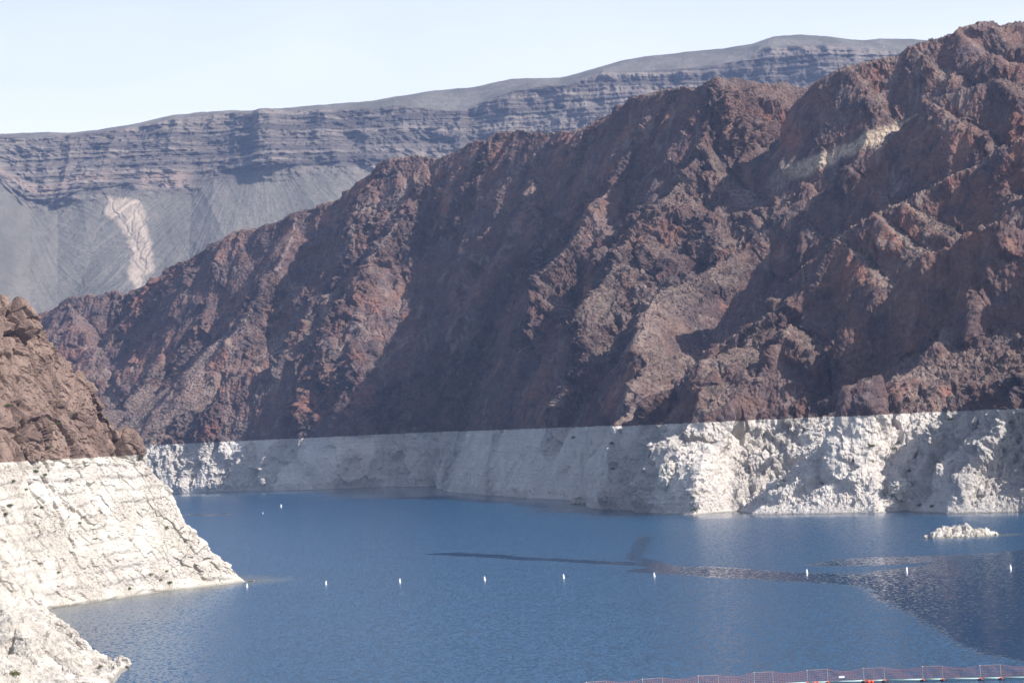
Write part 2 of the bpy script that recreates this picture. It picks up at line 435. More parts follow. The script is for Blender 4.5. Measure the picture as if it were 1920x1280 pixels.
SHORE = [(1920, 960), (1780, 963), (1700, 958), (1640, 962), (1500, 964), (1400, 965), (1388, 958), (1300, 965), (1195, 962), (1180, 957), (1110, 955), (1103, 940), (1000, 935),
         (900, 928), (828, 921)]
SHORE2 = [(818, 912), (700, 914), (600, 918), (500, 920), (420, 922), (310, 926)]
shore_pts = [W(2300, 958)[:2], W(2100, 958)[:2]] + [W(*q)[:2] for q in SHORE] + [W(*q)[:2] for q in SHORE2] + \
    [np.array((-420, 2640)), np.array((-700, 2700)), np.array((-1400, 2750)), np.array((-1400, 6000)), np.array((3000, 6000)), np.array((3000, 1100)), np.array((900, 1180))]

def mtn_height(X, Y):
    p = (X, Y, 0 * X)
    ds0 = signed_shore(X, Y, shore_pts)
    wx = X + 7 * fbm(p, 70, 3, seed=1); wy = Y + 10 * fbm(p, 70, 3, seed=2)
    z, nc = crest_field(wx, wy, MTN_LINES)
    # ribs and gullies that run down the slope, and knobs of harder rock
    ac = X * 0.62 - Y * 0.78; dn = X * 0.78 + Y * 0.62
    lake = sstep(0, 60, ds0) * (0.15 + 0.85 * sstep(4, 70, nc))
    z = z + lake * (26 * ridged((ac + 0.25 * dn, dn * 0.30, p[2]), 120, 5, 0.5, seed=90) - 9)
    kn = fbm((X, Y * 0.7, z * 0.4), 75, 4, 0.55, seed=92)
    kn2 = fbm((X, Y * 0.7, z * 0.4), 34, 3, 0.55, seed=94)
    z = z + lake * (11 * sstep(0.04, 0.12, kn) + 6 * sstep(0.08, 0.15, kn2) * sstep(-0.1, 0.1, kn) - 4)
    sx = X + 5 * fbm(p, 35, 3, seed=5); sy = Y + 5 * fbm(p, 35, 3, seed=6)
    ds = signed_shore(sx, sy, shore_pts)
    ds = ds + np.clip(ds / 12, 0, 1) * (5 * sstep(0.0, 0.2, fbm((X, Y, 0 * X), 28, 3, seed=96)) - 2) * sstep(0, 200, X + 60)
    # right-hand shore is a broken gravel slope, the rest stands as a wall
    right = sstep(62, 120, X) * sstep(1600, 1450, Y)
    cliffy = sstep(0.05, 0.2, fbm((X, Y, 0 * X), 55, 3, seed=98)) * 0.9
    r_ = right * (1 - 0.45 * cliffy)
    hi = np.where(ds < 30, ds * (2.1 - 1.5 * r_), 30 * (2.1 - 1.5 * r_) + (ds - 30) * (2.1 - 1.25 * r_))
    lo = np.where(ds < 80, ds * 0.55, 44 + (ds - 80) * 0.35)
    z = np.minimum(np.maximum(z, np.minimum(lo, 80)), hi)
    z = np.where(ds < 0, np.maximum(ds * 1.2, -25), z)
    return z

def azmap_mtn(n):
    # finer in the middle of the fan, coarser beyond the picture's edge
    t = np.linspace(0, 1, n)
    knots_t = np.array([0, 0.03, 0.9, 1.0]); knots_a = np.array([0, 0.06, 0.80, 1.0])
    return np.interp(t, knots_t, knots_a)

X, Y, Z = adaptive_terrain(mtn_height, math.radians(-12.0), math.radians(17.0), 1500, 1160, 3450, 1300, azmap=azmap_mtn)
nx, ny, nz = normals_of(X, Y, Z)
p = (X, Y, Z)
steep = sstep(0.86, 0.66, nz)
outc = sstep(0.02, 0.2, fbm((X, Y * 0.7, Z * 0.4), 75, 4, 0.55, seed=92)) * 0.8
rocky = np.clip(steep + 0.75 * outc, 0, 1)
amp_top = 1.0
big = ridged((X, Y, Z * 0.4), 48, 4, 0.5, seed=4)
med = fbm((X, Y, Z * 0.6), 16, 4, 0.6, seed=7)
sml = ridged((X, Y, Z * 0.7), 5.5, 4, 0.65, seed=9)
f1, f2, idv, pl = worley((X + 6 * med, Y + 3 * big, Z * 0.5), 22.0, 1)
g1, g2, idw, pm = worley((X + 3 * med, Y + 2 * sml, Z * 0.5), 5.0, 2)
h1, h2, idh, ph_ = worley((X, Y, Z * 0.8), 2.2, 3)
def soften(c, n=2):
    for _ in range(n):
        for ax_ in (0, 1): c = 0.5 * c + 0.25 * (np.roll(c, 1, ax_) + np.roll(c, -1, ax_))
    return c
pl = soften(pl, 3); idv = soften(idv, 2); pm = soften(pm, 1)
crag = 0.20 + 1.0 * sstep(-0.02, 0.14, fbm((X, Y * 0.8, Z * 0.6), 70, 4, 0.6, seed=17) + 0.25 * (nz - 0.6))
flute = ridged((X, Y, Z * 0.16), 15, 4, 0.6, seed=18)
disp = rocky * (4.0 * big + 2.8 * flute + crag * (3.8 * med + 2.6 * sml + 2.2 * (idv - 0.5) + 3.2 * pm + 1.4 * (idw - 0.5)) + (0.5 + 0.5 * crag) * 6.5 * pl - 0.9 * sstep(0.12, 0.0, f2 - f1)) + (1 - rocky) * (1.5 * big + 0.7 * med + 0.5 * sml + 0.5 * pm)
disp = disp + (0.9 * ph_ + 0.5 * (idh - 0.5) + 1.3 * (sstep(0.5, 0.85, idh) * sstep(0.65, 0.2, h1))) * (0.6 + 0.4 * (1 - rocky))
fade = sstep(-1.0, 6.0, Z)
wall = sstep(BAND + 6, BAND - 8, Z)
rgt = sstep(60, 95, X)
disp = disp * fade * (1 - wall * (0.32 - 0.22 * rgt)) + wall * rgt * fade * (1.0 * pl + 0.6 * pm + 0.5 * (idw - 0.5) + 0.4 * ph_ + 1.6 * med)
k = 1.0
Xd = X + nx * disp * k; Yd = Y + ny * disp * k; Zd = Z + (nz * disp) * k * 0.8
Zd = np.where(Z < 0.5, np.minimum(Zd, Z), Zd)
gravel = (1 - steep) * sstep(-0.2, 0.2, fbm(p, 25, 3, seed=12)) * sstep(90, 160, X)
scree = np.clip((1 - rocky) * 1.1 + 0.15 * fbm(p, 12, 3, seed=13), 0, 1)
# the long pale scree chute
pu, pv = pix(X, Y, Z)
a = P(1400, 380, 1900); b = P(1750, 205, 1900)
tt = np.clip((pu - 1400) / 350, 0, 1); line = 372 - tt * 160
pale = sstep(24 - 8 * tt, 7, np.abs(pv - line + 6 * fbm(p, 15, 3, seed=15))) * sstep(1420, 1540, pu) * sstep(1760, 1720, pu) * sstep(1790, 1820, Y) * 0.9
hill = grid_mesh('canyon_hillside', Xd, Yd, Zd, M_mtn, dict(scree=scree, gravel=gravel, pale=pale, crag=crag))
hill['kind'] = 'structure'; HILL = (Xd, Yd, Zd)

# loose rubble lying on the gentler ground
def rubble():
    R_ = np.random.default_rng(11); cand = np.argwhere((Z[::2, ::2] > 0.6) & (Z[::2, ::2] < 230) & (Y[::2, ::2] < 2050) & (X[::2, ::2] > 25) & (nz[::2, ::2] > 0.55))
    w_ = 0.15 + sstep(-0.1, 0.25, fbm([c[::2, ::2][cand[:, 0], cand[:, 1]] for c in (X, Y, Z)], 35, 3, seed=14))
    sel = cand[R_.choice(len(cand), 13000, replace=False, p=w_ / w_.sum())]
    c = np.stack([A_[::2, ::2][sel[:, 0], sel[:, 1]] for A_ in (Xd, Yd, Zd)], 1)
    b_ = bmesh.new(); bmesh.ops.create_icosphere(b_, subdivisions=1, radius=1)
    bv = np.array([v.co[:] for v in b_.verts], np.float32); bf = np.array([[v.index for v in f.verts] for f in b_.faces], np.int32); b_.free()
    n = len(c); size = (0.35 + 0.35 * R_.pareto(2.6, n)).clip(0.35, 2.6)
    v = bv[None] * (1 + R_.uniform(-0.28, 0.28, (n, len(bv), 1))) * R_.uniform(0.6, 1.25, (n, 1, 3)) * size[:, None, None]
    a = R_.uniform(0, 6.28, n); ca, sa = np.cos(a)[:, None], np.sin(a)[:, None]
    v = np.stack([v[..., 0] * ca - v[..., 1] * sa, v[..., 0] * sa + v[..., 1] * ca, v[..., 2]], -1) + c[:, None] + np.array((0, 0, 0.15))
    f = (bf[None] + (np.arange(n) * len(bv))[:, None, None]).reshape(-1, 3).astype(np.int32)
    me = bpy.data.meshes.new('rubble'); me.vertices.add(v.size // 3); me.vertices.foreach_set('co', v.astype(np.float32).ravel())
    me.loops.add(f.size); me.loops.foreach_set('vertex_index', f.ravel()); me.polygons.add(len(f)); me.polygons.foreach_set('loop_start', np.arange(0, f.size, 3, dtype=np.int32))
    me.polygons.foreach_set('use_smooth', np.zeros(len(f), dtype=bool)); me.update(calc_edges=True)
    for k_, val in (('scree', 0.8), ('crag', 0.3)):
        at = me.attributes.new(k_, 'FLOAT', 'POINT'); at.data.foreach_set('value', np.full(v.size // 3, val, np.float32))
    me.materials.append(M_mtn); o = bpy.data.objects.new('rubble', me); scene.collection.objects.link(o)
    o['kind'] = 'stuff'; o['label'] = 'loose stones strewn over the gentler slopes of the right-hand hillside'; o['category'] = 'rubble'
rubble()

# --- headland on the left
HEAD_LINES = [dict(p=[(455, 1087, 991), (400, 1040, 985), (350, 985, 978), (322, 930, 970), (290, 895, 962), (256, 858, 955), (254, 800, 952), (230, 740, 950), (140, 675, 945), (66, 590, 935), (0, 560, 925), (-150, 520, 915), (-600, 400, 930)],
                  s=1.0, sl=3.2, foot=200, dir=(1, 0.05)),
              dict(p=[(80, 590, 935), (60, 700, 880), (40, 800, 830), (-60, 850, 780)], s=1.7, sl=1.7, foot=60),
              dict(p=[(0, 560, 925), (-60, 700, 840), (-100, 760, 790), (-200, 800, 740)], s=1.5, sl=1.5, foot=60)]
head_shore = [W(457, 1090)[:2], W(400, 1098)[:2], W(330, 1105)[:2], W(230, 1120)[:2], W(165, 1130)[:2], W(112, 1138)[:2], np.array((-150, 850)), np.array((-143, 790)), np.array((-132, 745)),
              np.array((-150, 690)), np.array((-500, 600)), np.array((-700, 1200)), np.array((-300, 1130)), np.array((-170, 1060)), np.array((-110, 1012))]

def head_height(X, Y):
    p = (X, Y, 0 * X)
    z = crest_field(X + 1.2 * fbm(p, 15, 3, seed=21), Y + 2.5 * fbm(p, 15, 3, seed=22), HEAD_LINES, 2.0)[0]
    ds = signed_shore(X + 2.0 * fbm(p, 12, 3, seed=23), Y + 2 * fbm(p, 12, 3, seed=24), head_shore)
    hi = ds * 2.6; lo = np.minimum(ds * 0.8, 26)
    z = np.minimum(np.maximum(z, lo), hi)
    return np.where(ds < 0, np.maximum(ds * 1.2, -12), z)

def led_of(p, step):
    ph = p[2] / step + 0.8 * fbm((p[0], p[1], p[2] * 0.3), 25, 3, seed=77); sw = ph - np.floor(ph)
    return (0.5 - sw + sstep(0.75, 1.0, sw)) * sstep(-0.3, 0.2, fbm(p, 12, 3, seed=78))

def blocky(p, nx, ny, nz, Z, s, amp, seed, wh):
    X, Y, Zz = p
    wv = 0.25 * s * fbm(p, s * 1.5, 3, seed=seed + 5)
    f1, f2, idv, pl = worley((X + wv, Y + wv, Zz * 0.40 + 0.2 * wv), s * 1.5, seed)
    g1, g2, idw, pm = worley((X + wv, Y, Zz * 0.7), s * 0.5, seed + 1)
    h1, h2, idh, ph = worley((X, Y, Zz * 0.8), s * 0.2, seed + 2)
    big = ridged((X, Y, Zz * 0.45), s * 3.2, 3, 0.5, seed=seed)
    fine = fbm(p, s * 0.3, 3, 0.6, seed=seed + 2)
    crack = sstep(0.0, 0.16, f2 - f1) - 1
    crack2 = sstep(0.0, 0.14, g2 - g1) - 1
    vary = 0.45 + 0.9 * sstep(-0.15, 0.25, fbm(p, s * 2.5, 3, seed=seed + 9))
    return amp * (1.1 * big + vary * wh * (1.5 * pl + 0.9 * (idv - 0.5) + (0.35 + 0.75 * (wh > 0.8)) * crack) + vary * 0.8 * pm + 0.5 * (idw - 0.5) + 0.15 * crack2 + 0.25 * ph + 0.12 * (idh - 0.5) + 0.2 * fine)

X, Y, Z = adaptive_terrain(head_height, math.radians(-15.0), math.radians(-4.2), 800, 660, 1180, 800, ccol=300, crow=500)
nx, ny, nz = normals_of(X, Y, Z); p = (X, Y, Z)
brown = sstep(BAND - 4, BAND + 2, Z)
fade = sstep(-0.5, 4.0, Z)
d = 0.9 * (1 - brown) * led_of(p, 4.2) + blocky(p, nx, ny, nz, Z, 7.0, 1.7, 31, 0.5 + 0.7 * brown) * fade * (0.6 + 0.5 * brown)
grv = sstep(-0.1, 0.3, fbm(p, 14, 4, seed=33)) * (1 - brown) * 0.7
Xd, Yd, Zd = X + nx * d, Y + ny * d, Z + nz * d
Zd = np.where(Z < 0.3, np.minimum(Zd, Z), Zd)
headland = grid_mesh('rocky_headland', Xd, Yd, Zd, M_head, dict(gravel=grv)); headland['kind'] = 'structure'
HEADG = (Xd, Yd, Zd)

# --- nearer white slope, bottom left
NEAR_LINES = [dict(p=[(234, 1249, 632), (198, 1226, 634), (166, 1193, 636), (106, 1156, 638), (80, 1116, 638), (8, 1070, 636), (-22, 1018, 632), (-110, 950, 630), (-400, 800, 630)], s=0.62, sl=2.4, foot=100, dir=(1, 0.05)),
              dict(p=[(-60, 1050, 600), (20, 1160, 585), (70, 1240, 570), (110, 1310, 545)], s=0.6, sl=0.8, foot=40, dir=(1, 0))]
near_shore = [W(243, 1251)[:2], W(225, 1268)[:2], W(214, 1282)[:2], W(205, 1330)[:2], W(240, 1450)[:2], W(100, 1700)[:2], np.array((-300, 380)), np.array((-320, 700)), np.array((-150, 668)), np.array((-110, 648))]

def near_height(X, Y):
    p = (X, Y, 0 * X)
    z = crest_field(X + 0.8 * fbm(p, 10, 3, seed=41), Y + 1.2 * fbm(p, 10, 3, seed=42), NEAR_LINES, 1.5)[0]
    ds = signed_shore(X + fbm(p, 8, 3, seed=43), Y + fbm(p, 8, 3, seed=44), near_shore)
    z = np.minimum(np.maximum(z, np.minimum(ds * 0.4, 12)), ds * 2.2)
    return np.where(ds < 0, np.maximum(ds * 1.2, -8), z)

X, Y, Z = adaptive_terrain(near_height, math.radians(-16.0), math.radians(-5.5), 620, 440, 700, 620, ccol=260, crow=400)
nx, ny, nz = normals_of(X, Y, Z); p = (X, Y, Z)
d = blocky(p, nx, ny, nz, Z, 4.2, 0.8, 51, 0.9) * sstep(-0.3, 0.8, Z)
grv = sstep(0.0, 0.3, fbm(p, 9, 4, seed=53)) * 0.6
Xd, Yd, Zd = X + nx * d, Y + ny * d, Z + nz * d
Zd = np.where(Z < 0.3, np.minimum(Zd, Z), Zd)
near = grid_mesh('shore_slope', Xd, Yd, Zd, M_head, dict(gravel=grv)); near['kind'] = 'structure'
NEARG = (Xd, Yd, Zd)

# --- layered mesa on the horizon
SKYL = [(-400, 262), (0, 252), (90, 248), (130, 250), (190, 243), (260, 232), (320, 218), (400, 210), (440, 208), (460, 210), (560, 200), (700, 190), (800, 172), (880, 165), (960, 150), (1050, 147),
        (1110, 130), (1170, 112), (1220, 105), (1310, 95), (1360, 90), (1410, 82), (1450, 68), (1500, 65), (1560, 70), (1620, 77), (1650, 73), (1710, 74), (1800, 80), (2300, 110)]
RIM = [(-400, 272), (0, 260), (80, 264), (180, 252), (260, 240), (330, 226), (440, 214), (560, 208), (660, 208), (740, 200), (800, 208), (860, 212), (920, 190), (990, 165), (1060, 165), (1130, 140), (1200, 140), (1300, 130), (1400, 112), (1440, 90), (1560, 92), (1700, 100), (2300, 130)]
BASE = [(-400, 340), (0, 335), (60, 378), (110, 385), (160, 362), (250, 348), (360, 358), (400, 330), (520, 318), (640, 308), (700, 315), (780, 350), (900, 400), (1100, 420), (1500, 420), (2300, 420)]
def prof(lst, u): a = np.array(lst, float); return np.interp(u, a[:, 0], a[:, 1])
NC, NR = 1300, 620
u = np.linspace(-250, 2150, NC)
sky_y, rim_y, base_y = prof(SKYL, u), prof(RIM, u), prof(BASE, u)
foot_y = np.full(NC, 700.0)
def PP(u, v, d):
    vx = fw[0] * F + cr[0] * (u - 960) - cu[0] * (v - 640); vy = fw[1] * F + cr[1] * (u - 960) - cu[1] * (v - 640); vz = fw[2] * F + cr[2] * (u - 960) - cu[2] * (v - 640)
    s = d / vy; return vx * s, d + 0 * vx, vz * s + H
stations = [PP(u, foot_y, 4700 + 0 * u), PP(u, base_y, 5650 + 0 * u), PP(u, rim_y, 5850 + 0 * u), PP(u, sky_y, 6350 + 0 * u), ]
back = (stations[3][0] * 1.1, stations[3][1] + 900, stations[3][2] - 160)
stations.append(back)
ts = np.concatenate([np.linspace(0, 1, 240, endpoint=False), np.linspace(1, 2, 260, endpoint=False), np.linspace(2, 3, 90, endpoint=False), np.linspace(3, 4, 30)])
i = np.minimum(ts.astype(int), 3); f = ts - i
X = np.stack([(stations[a][0] * (1 - b) + stations[a + 1][0] * b) for a, b in zip(i, f)], 1)
Y = np.stack([(stations[a][1] * (1 - b) + stations[a + 1][1] * b) for a, b in zip(i, f)], 1)
Z = np.stack([(stations[a][2] * (1 - b) + stations[a + 1][2] * b) for a, b in zip(i, f)], 1)
T = np.broadcast_to(ts, X.shape)
# talus is concave, gullied; the cliff steps back in ledges and is cut by ravines
tal = np.clip(T, 0, 1); Zt = -40 * np.sin(tal * math.pi) * (T < 1)
cl = sstep(0.93, 1.03, T) * sstep(2.04, 1.97, T)
p3 = (X, Y * 0.3, Z * 0.15)
rav = ridged((X, Y * 0.15, Z * 0.12), 260, 4, 0.5, seed=61)
fine = ridged((X, Y, Z * 0.5), 60, 4, 0.6, seed=63)
led = 0
for wl_, am in ((52, 6), (23, 4), (10, 2.5)):
    ph = Z / wl_ + 0.35 * fbm((X, Y, Z * 0.2), 400, 3, seed=wl_)
    saw = ph - np.floor(ph)
    led = led + am * (saw - sstep(0.0, 0.3, saw) * 1.0)
fc = (X + 160 * np.sin(X / 710.0)) / 620.0; fk = np.floor(fc + 0.5); fx_ = (fc - fk) * 2
down = np.clip(1 - T, 0, 1)
fan = fx_ / (0.22 + 0.9 * down)
furrow = ridged((fan * 260 + fk * 777, 0.12 * Y, 0 * Z), 75, 5, 0.6, seed=65) * (0.35 + 0.65 * down) + 0.4 * fbm((X, Y * 0.4, Z), 60, 4, 0.6, seed=64)
cone = (1 - np.abs(fx_)) * sstep(1.0, 0.75, T)
mid = sstep(0.0, 0.5, T) * sstep(4.0, 2.6, T)
dy = -cl * (95 * rav + 24 * fine + 12 * fbm((X, Y, Z), 24, 3, 0.6, seed=74) - 1.6 * led) - (1 - cl) * (T < 1.5) * (55 * cone + 17 * furrow + 5 * ridged((X + 0.3 * Y, Y * 0.06, 0 * Z), 38, 3, 0.6, seed=66) + 6 * fine + 12 * fbm((X, Y, Z), 180, 3, seed=68)) * sstep(0, 0.2, T)
dy = dy + 40 * np.clip(T - 1, 0, 1) * 0
Yd = Y + dy; Zd = Z + Zt + (1 - cl) * (T > 1.5) * (5 * fine + 8 * fbm((X, Y, Z), 150, 3, seed=69)) * sstep(3.4, 2.4, T)
pu, pv = pix(X, Y, Z)
nb = fbm((X, Y, Z), 120, 4, seed=67)
band = sstep(13, 4, np.abs(pv - (base_y[:, None] - 22 + 8 * nb))) * sstep(-0.35, 0.25, nb + 0.35 * np.sin(X / 260)) * 0.55 * sstep(-0.1, 0.3, fine)
band = np.maximum(band, 0.6 * sstep(20, 10, np.abs(pv - 338)) * sstep(60, 30, np.abs(pu - 310)) * sstep(-0.2, 0.2, fine))
# branching pale scar of bare soil
jx_ = 10 * fbm((X, Y, Z), 30, 3, seed=70); jy_ = 5 * fbm((X, Y, Z), 22, 3, seed=72)
SCAR = [(199, 379), (204, 368), (255, 367), (272, 384), (279, 417), (295, 457), (292, 472), (275, 479), (273, 501), (268, 519), (259, 519), (261, 504), (242, 475), (252, 453), (233, 413), (222, 399), (204, 390)]
def in_pix(pts): return signed_shore((pu + jx_).astype(np.float32), (pv + jy_).astype(np.float32), pts)
def line_pix(lines, w):
    g_ = np.zeros_like(X)
    for ln in lines:
        for a, b in zip(ln[:-1], ln[1:]):
            ex, ey = b[0] - a[0], b[1] - a[1]; tt = np.clip(((pu + jx_ - a[0]) * ex + (pv + jy_ - a[1]) * ey) / (ex * ex + ey * ey), 0, 1)
            g_ = np.maximum(g_, sstep(w, w * 0.3, np.hypot(pu + jx_ - a[0] - tt * ex, pv + jy_ - a[1] - tt * ey)))
    return g_
pk = sstep(-4, 4, in_pix(SCAR) + 4 * fbm((X, Y, Z), 16, 3, 0.7, seed=75))
gl = line_pix([[(257, 366), (250, 399), (255, 428), (272, 464), (268, 500)], [(228, 388), (240, 405), (253, 424)], [(274, 396), (262, 412), (256, 431)], [(290, 432), (280, 448), (272, 464)], [(243, 440), (256, 458), (270, 478)], [(262, 380), (268, 395)], [(212, 372), (222, 392), (238, 402)], [(278, 420), (270, 436), (262, 446)], [(250, 452), (262, 466)]], 2.8)
pink = pk * (1 - 0.45 * gl) * (0.55 + 0.45 * sstep(-0.3, 0.1, ridged((X * 1.2, Y, Z * 0.3), 26, 3, seed=73))) * (0.75 + 0.25 * sstep(-0.2, 0.2, fine)) * (T < 1.05)
Yd = Yd + 3 * gl * (T < 1.05)
mesa = grid_mesh('distant_mesa', X, Yd, Zd, M_mesa, dict(cliff=cl * np.ones_like(X), band=band * sstep(0.7, 0.9, T), pink=pink)); mesa['kind'] = 'structure'

# ------------------------------------------------------------------ lake
def water_material():
    t = NT('lake_water')
    calm = t.attr('calm')
    n = t.noise(0.02, 5, 0.65, stretch=(0.35, 1, 1))
    # fine wind chop; slicks are smoother
    def tilt(scale, stretch, detail, off=(0, 0, 0)):
        t.noise(scale, detail, 0.6, stretch=stretch, off=off)
        nz_ = [x_ for x_ in t.n if x_.type == 'TEX_NOISE'][-1]
        v_ = t.n.new('ShaderNodeVectorMath'); v_.operation = 'SUBTRACT'; t.lk(nz_.outputs['Color'], v_.inputs[0]); v_.inputs[1].default_value = (0.5, 0.5, 0.5)
        return v_.outputs[0]
    cm = t.ss(t.math('ADD', calm, t.math('MULTIPLY', t.math('SUBTRACT', t.noise(0.25, 4, 0.7, stretch=(0.4, 1, 1)), 0.5), 1.1)), 0.25, 0.75)
    gust = t.ss(t.noise(0.012, 4, 0.6, stretch=(0.4, 1, 1), off=(3, 8, 0)), 0.3, 0.7)
    amp = t.math('MULTIPLY', t.math('SUBTRACT', 1.0, t.math('MULTIPLY', cm, 0.83)), t.math('MULTIPLY_ADD', gust, 0.2, 0.88))
    a1 = t.scale(tilt(1.5, (0.9, 0.32, 1), 4), t.math('MULTIPLY', amp, 1.25))
    a2 = t.scale(tilt(0.22, (0.8, 0.5, 1), 3, (50, 20, 0)), t.math('MULTIPLY', amp, 0.07))
    add = t.n.new('ShaderNodeVectorMath'); add.operation = 'ADD'; t.lk(a1, add.inputs[0]); t.lk(a2, add.inputs[1])
    ml_ = t.n.new('ShaderNodeVectorMath'); ml_.operation = 'MULTIPLY_ADD'; t.lk(add.outputs[0], ml_.inputs[0]); ml_.inputs[1].default_value = (1, 1, 0); ml_.inputs[2].default_value = (0, 0, 1)
    # constant tilt towards the camera, added so the slicks reflect the brown hill
    cb = t.n.new('ShaderNodeCombineXYZ'); t.lk(t.math('MULTIPLY', cm, -0.021), cb.inputs[1])
    ad2 = t.n.new('ShaderNodeVectorMath'); ad2.operation = 'ADD'; t.lk(ml_.outputs[0], ad2.inputs[0]); t.lk(cb.outputs[0], ad2.inputs[1])
    nn = t.n.new('ShaderNodeVectorMath'); nn.operation = 'NORMALIZE'; t.lk(ad2.outputs[0], nn.inputs[0])
    t.lk(nn.outputs[0], t.b.inputs['Normal'])
    t.base(t.mix(t.attr('shallow'), t.mix(n, (0.006, 0.048, 0.108), (0.008, 0.058, 0.128)), (0.17, 0.16, 0.11)), 0.1, 0.5)
    r = t.math('SUBTRACT', 0.24, t.math('MULTIPLY', cm, 0.19)); t.lk(r, t.b.inputs['Roughness'])
    t.b.inputs['IOR'].default_value = 1.333
    return t.m
M_water = water_material()

def poly_d(X, Y, pts):
    d = np.full(X.shape, 1e9); tm = np.zeros(X.shape)
    for i_, (a, b) in enumerate(zip(pts[:-1], pts[1:])):
        ex, ey = b[0] - a[0], b[1] - a[1]; ll = ex * ex + ey * ey
        tt = np.clip(((X - a[0]) * ex + (Y - a[1]) * ey) / ll, 0, 1)
        q = np.hypot(X - a[0] - tt * ex, Y - a[1] - tt * ey)
        d = np.minimum(d, q)
    return d
aa = np.concatenate([[-1.2, -0.6], np.radians(np.linspace(-14, 14, 500)), [0.6, 1.2]])
rr = np.concatenate([[5, 60, 200, 350], 1 / np.linspace(1 / 420, 1 / 2700, 600), [3500, 5000]])
A, R = np.meshgrid(aa, rr, indexing='ij'); X = np.tan(A) * R; Y = R + 0 * A
pz = (X, Y, 0 * X)
wx = X + 6 * fbm((X * .5, Y * .25, 0 * X), 20, 4, seed=80); wy = Y + 14 * fbm((X * .5, Y * .25, 0 * X), 20, 4, seed=81)
def slick(pts, w, s=1.0):
    q = [W(*c)[:2] for c in pts]
    return s * sstep(w, w * 0.35, poly_d(wx, wy, q))
calm = 0 * X
calm = np.maximum(calm, slick([(820, 1038), (1000, 1048), (1150, 1055), (1230, 1060), (1400, 1072), (1520, 1078)], 9, 0.75))
calm = np.maximum(calm, slick([(1250, 1065), (1400, 1075), (1520, 1080), (1620, 1086), (1750, 1095)], 22, 1.0))
calm = np.maximum(calm, slick([(1205, 1005), (1200, 1030), (1170, 1045), (1240, 1062)], 6, 0.6))
calm = np.maximum(calm, slick([(1640, 1050), (1800, 1045), (1950, 1040), (2200, 1040)], 30, 0.95))
calm = np.maximum(calm, slick([(330, 965), (380, 964), (410, 965)], 14, 0.9))
calm = np.maximum(calm, slick([(700, 934), (780, 936)], 14, 0.7))
ds = signed_shore(wx, wy, [W(*c)[:2] for c in [(1600, 1095), (1660, 1140), (1700, 1165), (1760, 1195), (1850, 1225), (1960, 1245), (2300, 1270), (2600, 1100), (2300, 1020), (1900, 1030), (1640, 1070)]])
calm = np.maximum(calm, sstep(-5, 8, ds) * 0.95)
ds2 = signed_shore(wx, wy, shore_pts)
calm = np.maximum(calm, sstep(-150, -30, ds2) * sstep(1900, 2150, Y) * 0.9)
calm = np.maximum(calm, sstep(-70, -8, ds2) * 0.6)
ds3 = signed_shore(X + 3 * fbm((X, Y, 0 * X), 12, 3, seed=85), Y, head_shore)
shallow = 0.55 * sstep(-26, -1, ds3)
ic = W(1803, 1006); shallow = np.maximum(shallow, 0.35 * sstep(1.35, 0.7, np.hypot((X - ic[0] - 5) / 19, (Y - ic[1]) / 12)))
q_ = W(1880, 1003); shallow = np.maximum(shallow, 0.22 * sstep(1.2, 0.4, np.hypot((X - q_[0]) / 18, (Y - q_[1]) / 10)))
water = grid_mesh('lake_water', X, Y, 0 * X, M_water, dict(calm=calm, shallow=shallow), smooth=True); water['kind'] = 'structure'

# lake bed / surrounding ground far below, reaching to the horizon
g = bmesh.new(); s_ = 9000
for f_ in [[(-s_, -1000), (s_, -1000), (s_, s_), (-s_, s_)]]:
    g.faces.new([g.verts.new((a_, b_, -30)) for a_, b_ in f_])
ground = obj_bm('ground', g, flat_mat('desert_ground', (0.22, 0.18, 0.15), 0.95, 0.2, 0.01)); ground['kind'] = 'structure'

# ------------------------------------------------------------------ things
def on_surface(G, px, py, tol=3.0):
    """the first surface point that the photo shows at this pixel"""
    pu, pv = pix(*G)
    for k_ in (1, 2, 4, 8):
        mk = (np.abs(pu - px) < tol * k_) & (np.abs(pv - py) < tol * k_)
        if mk.any(): break
    else: return None
    yy = np.where(mk, G[1], 1e9); i_ = np.unravel_index(np.argmin(yy), yy.shape)
    return Vector((float(G[0][i_]), float(G[1][i_]), float(G[2][i_])))

def lathe(bm, prof_, n=14, cx=0, cy=0):
    rings = [[bm.verts.new((cx + r_ * math.cos(2 * math.pi * k_ / n), cy + r_ * math.sin(2 * math.pi * k_ / n), z_)) for k_ in range(n)] for r_, z_ in prof_]
    for a_, b_ in zip(rings[:-1], rings[1:]):
        for k_ in range(n): bm.faces.new((a_[k_], a_[(k_ + 1) % n], b_[(k_ + 1) % n], b_[k_]))
    bm.faces.new(rings[0][::-1]); bm.faces.new(rings[-1])

def bar(bm, p0, p1, w, n=5):
    p0 = Vector(p0); p1 = Vector(p1); d_ = (p1 - p0).normalized()
    a_ = d_.orthogonal().normalized(); b_ = d_.cross(a_)
    rs = [[bm.verts.new(q + w * (a_ * math.cos(2 * math.pi * k_ / n) + b_ * math.sin(2 * math.pi * k_ / n))) for k_ in range(n)] for q in (p0, p1)]
    for k_ in range(n): bm.faces.new((rs[0][k_], rs[0][(k_ + 1) % n], rs[1][(k_ + 1) % n], rs[1][k_]))
    bm.faces.new(rs[0][::-1]); bm.faces.new(rs[1])

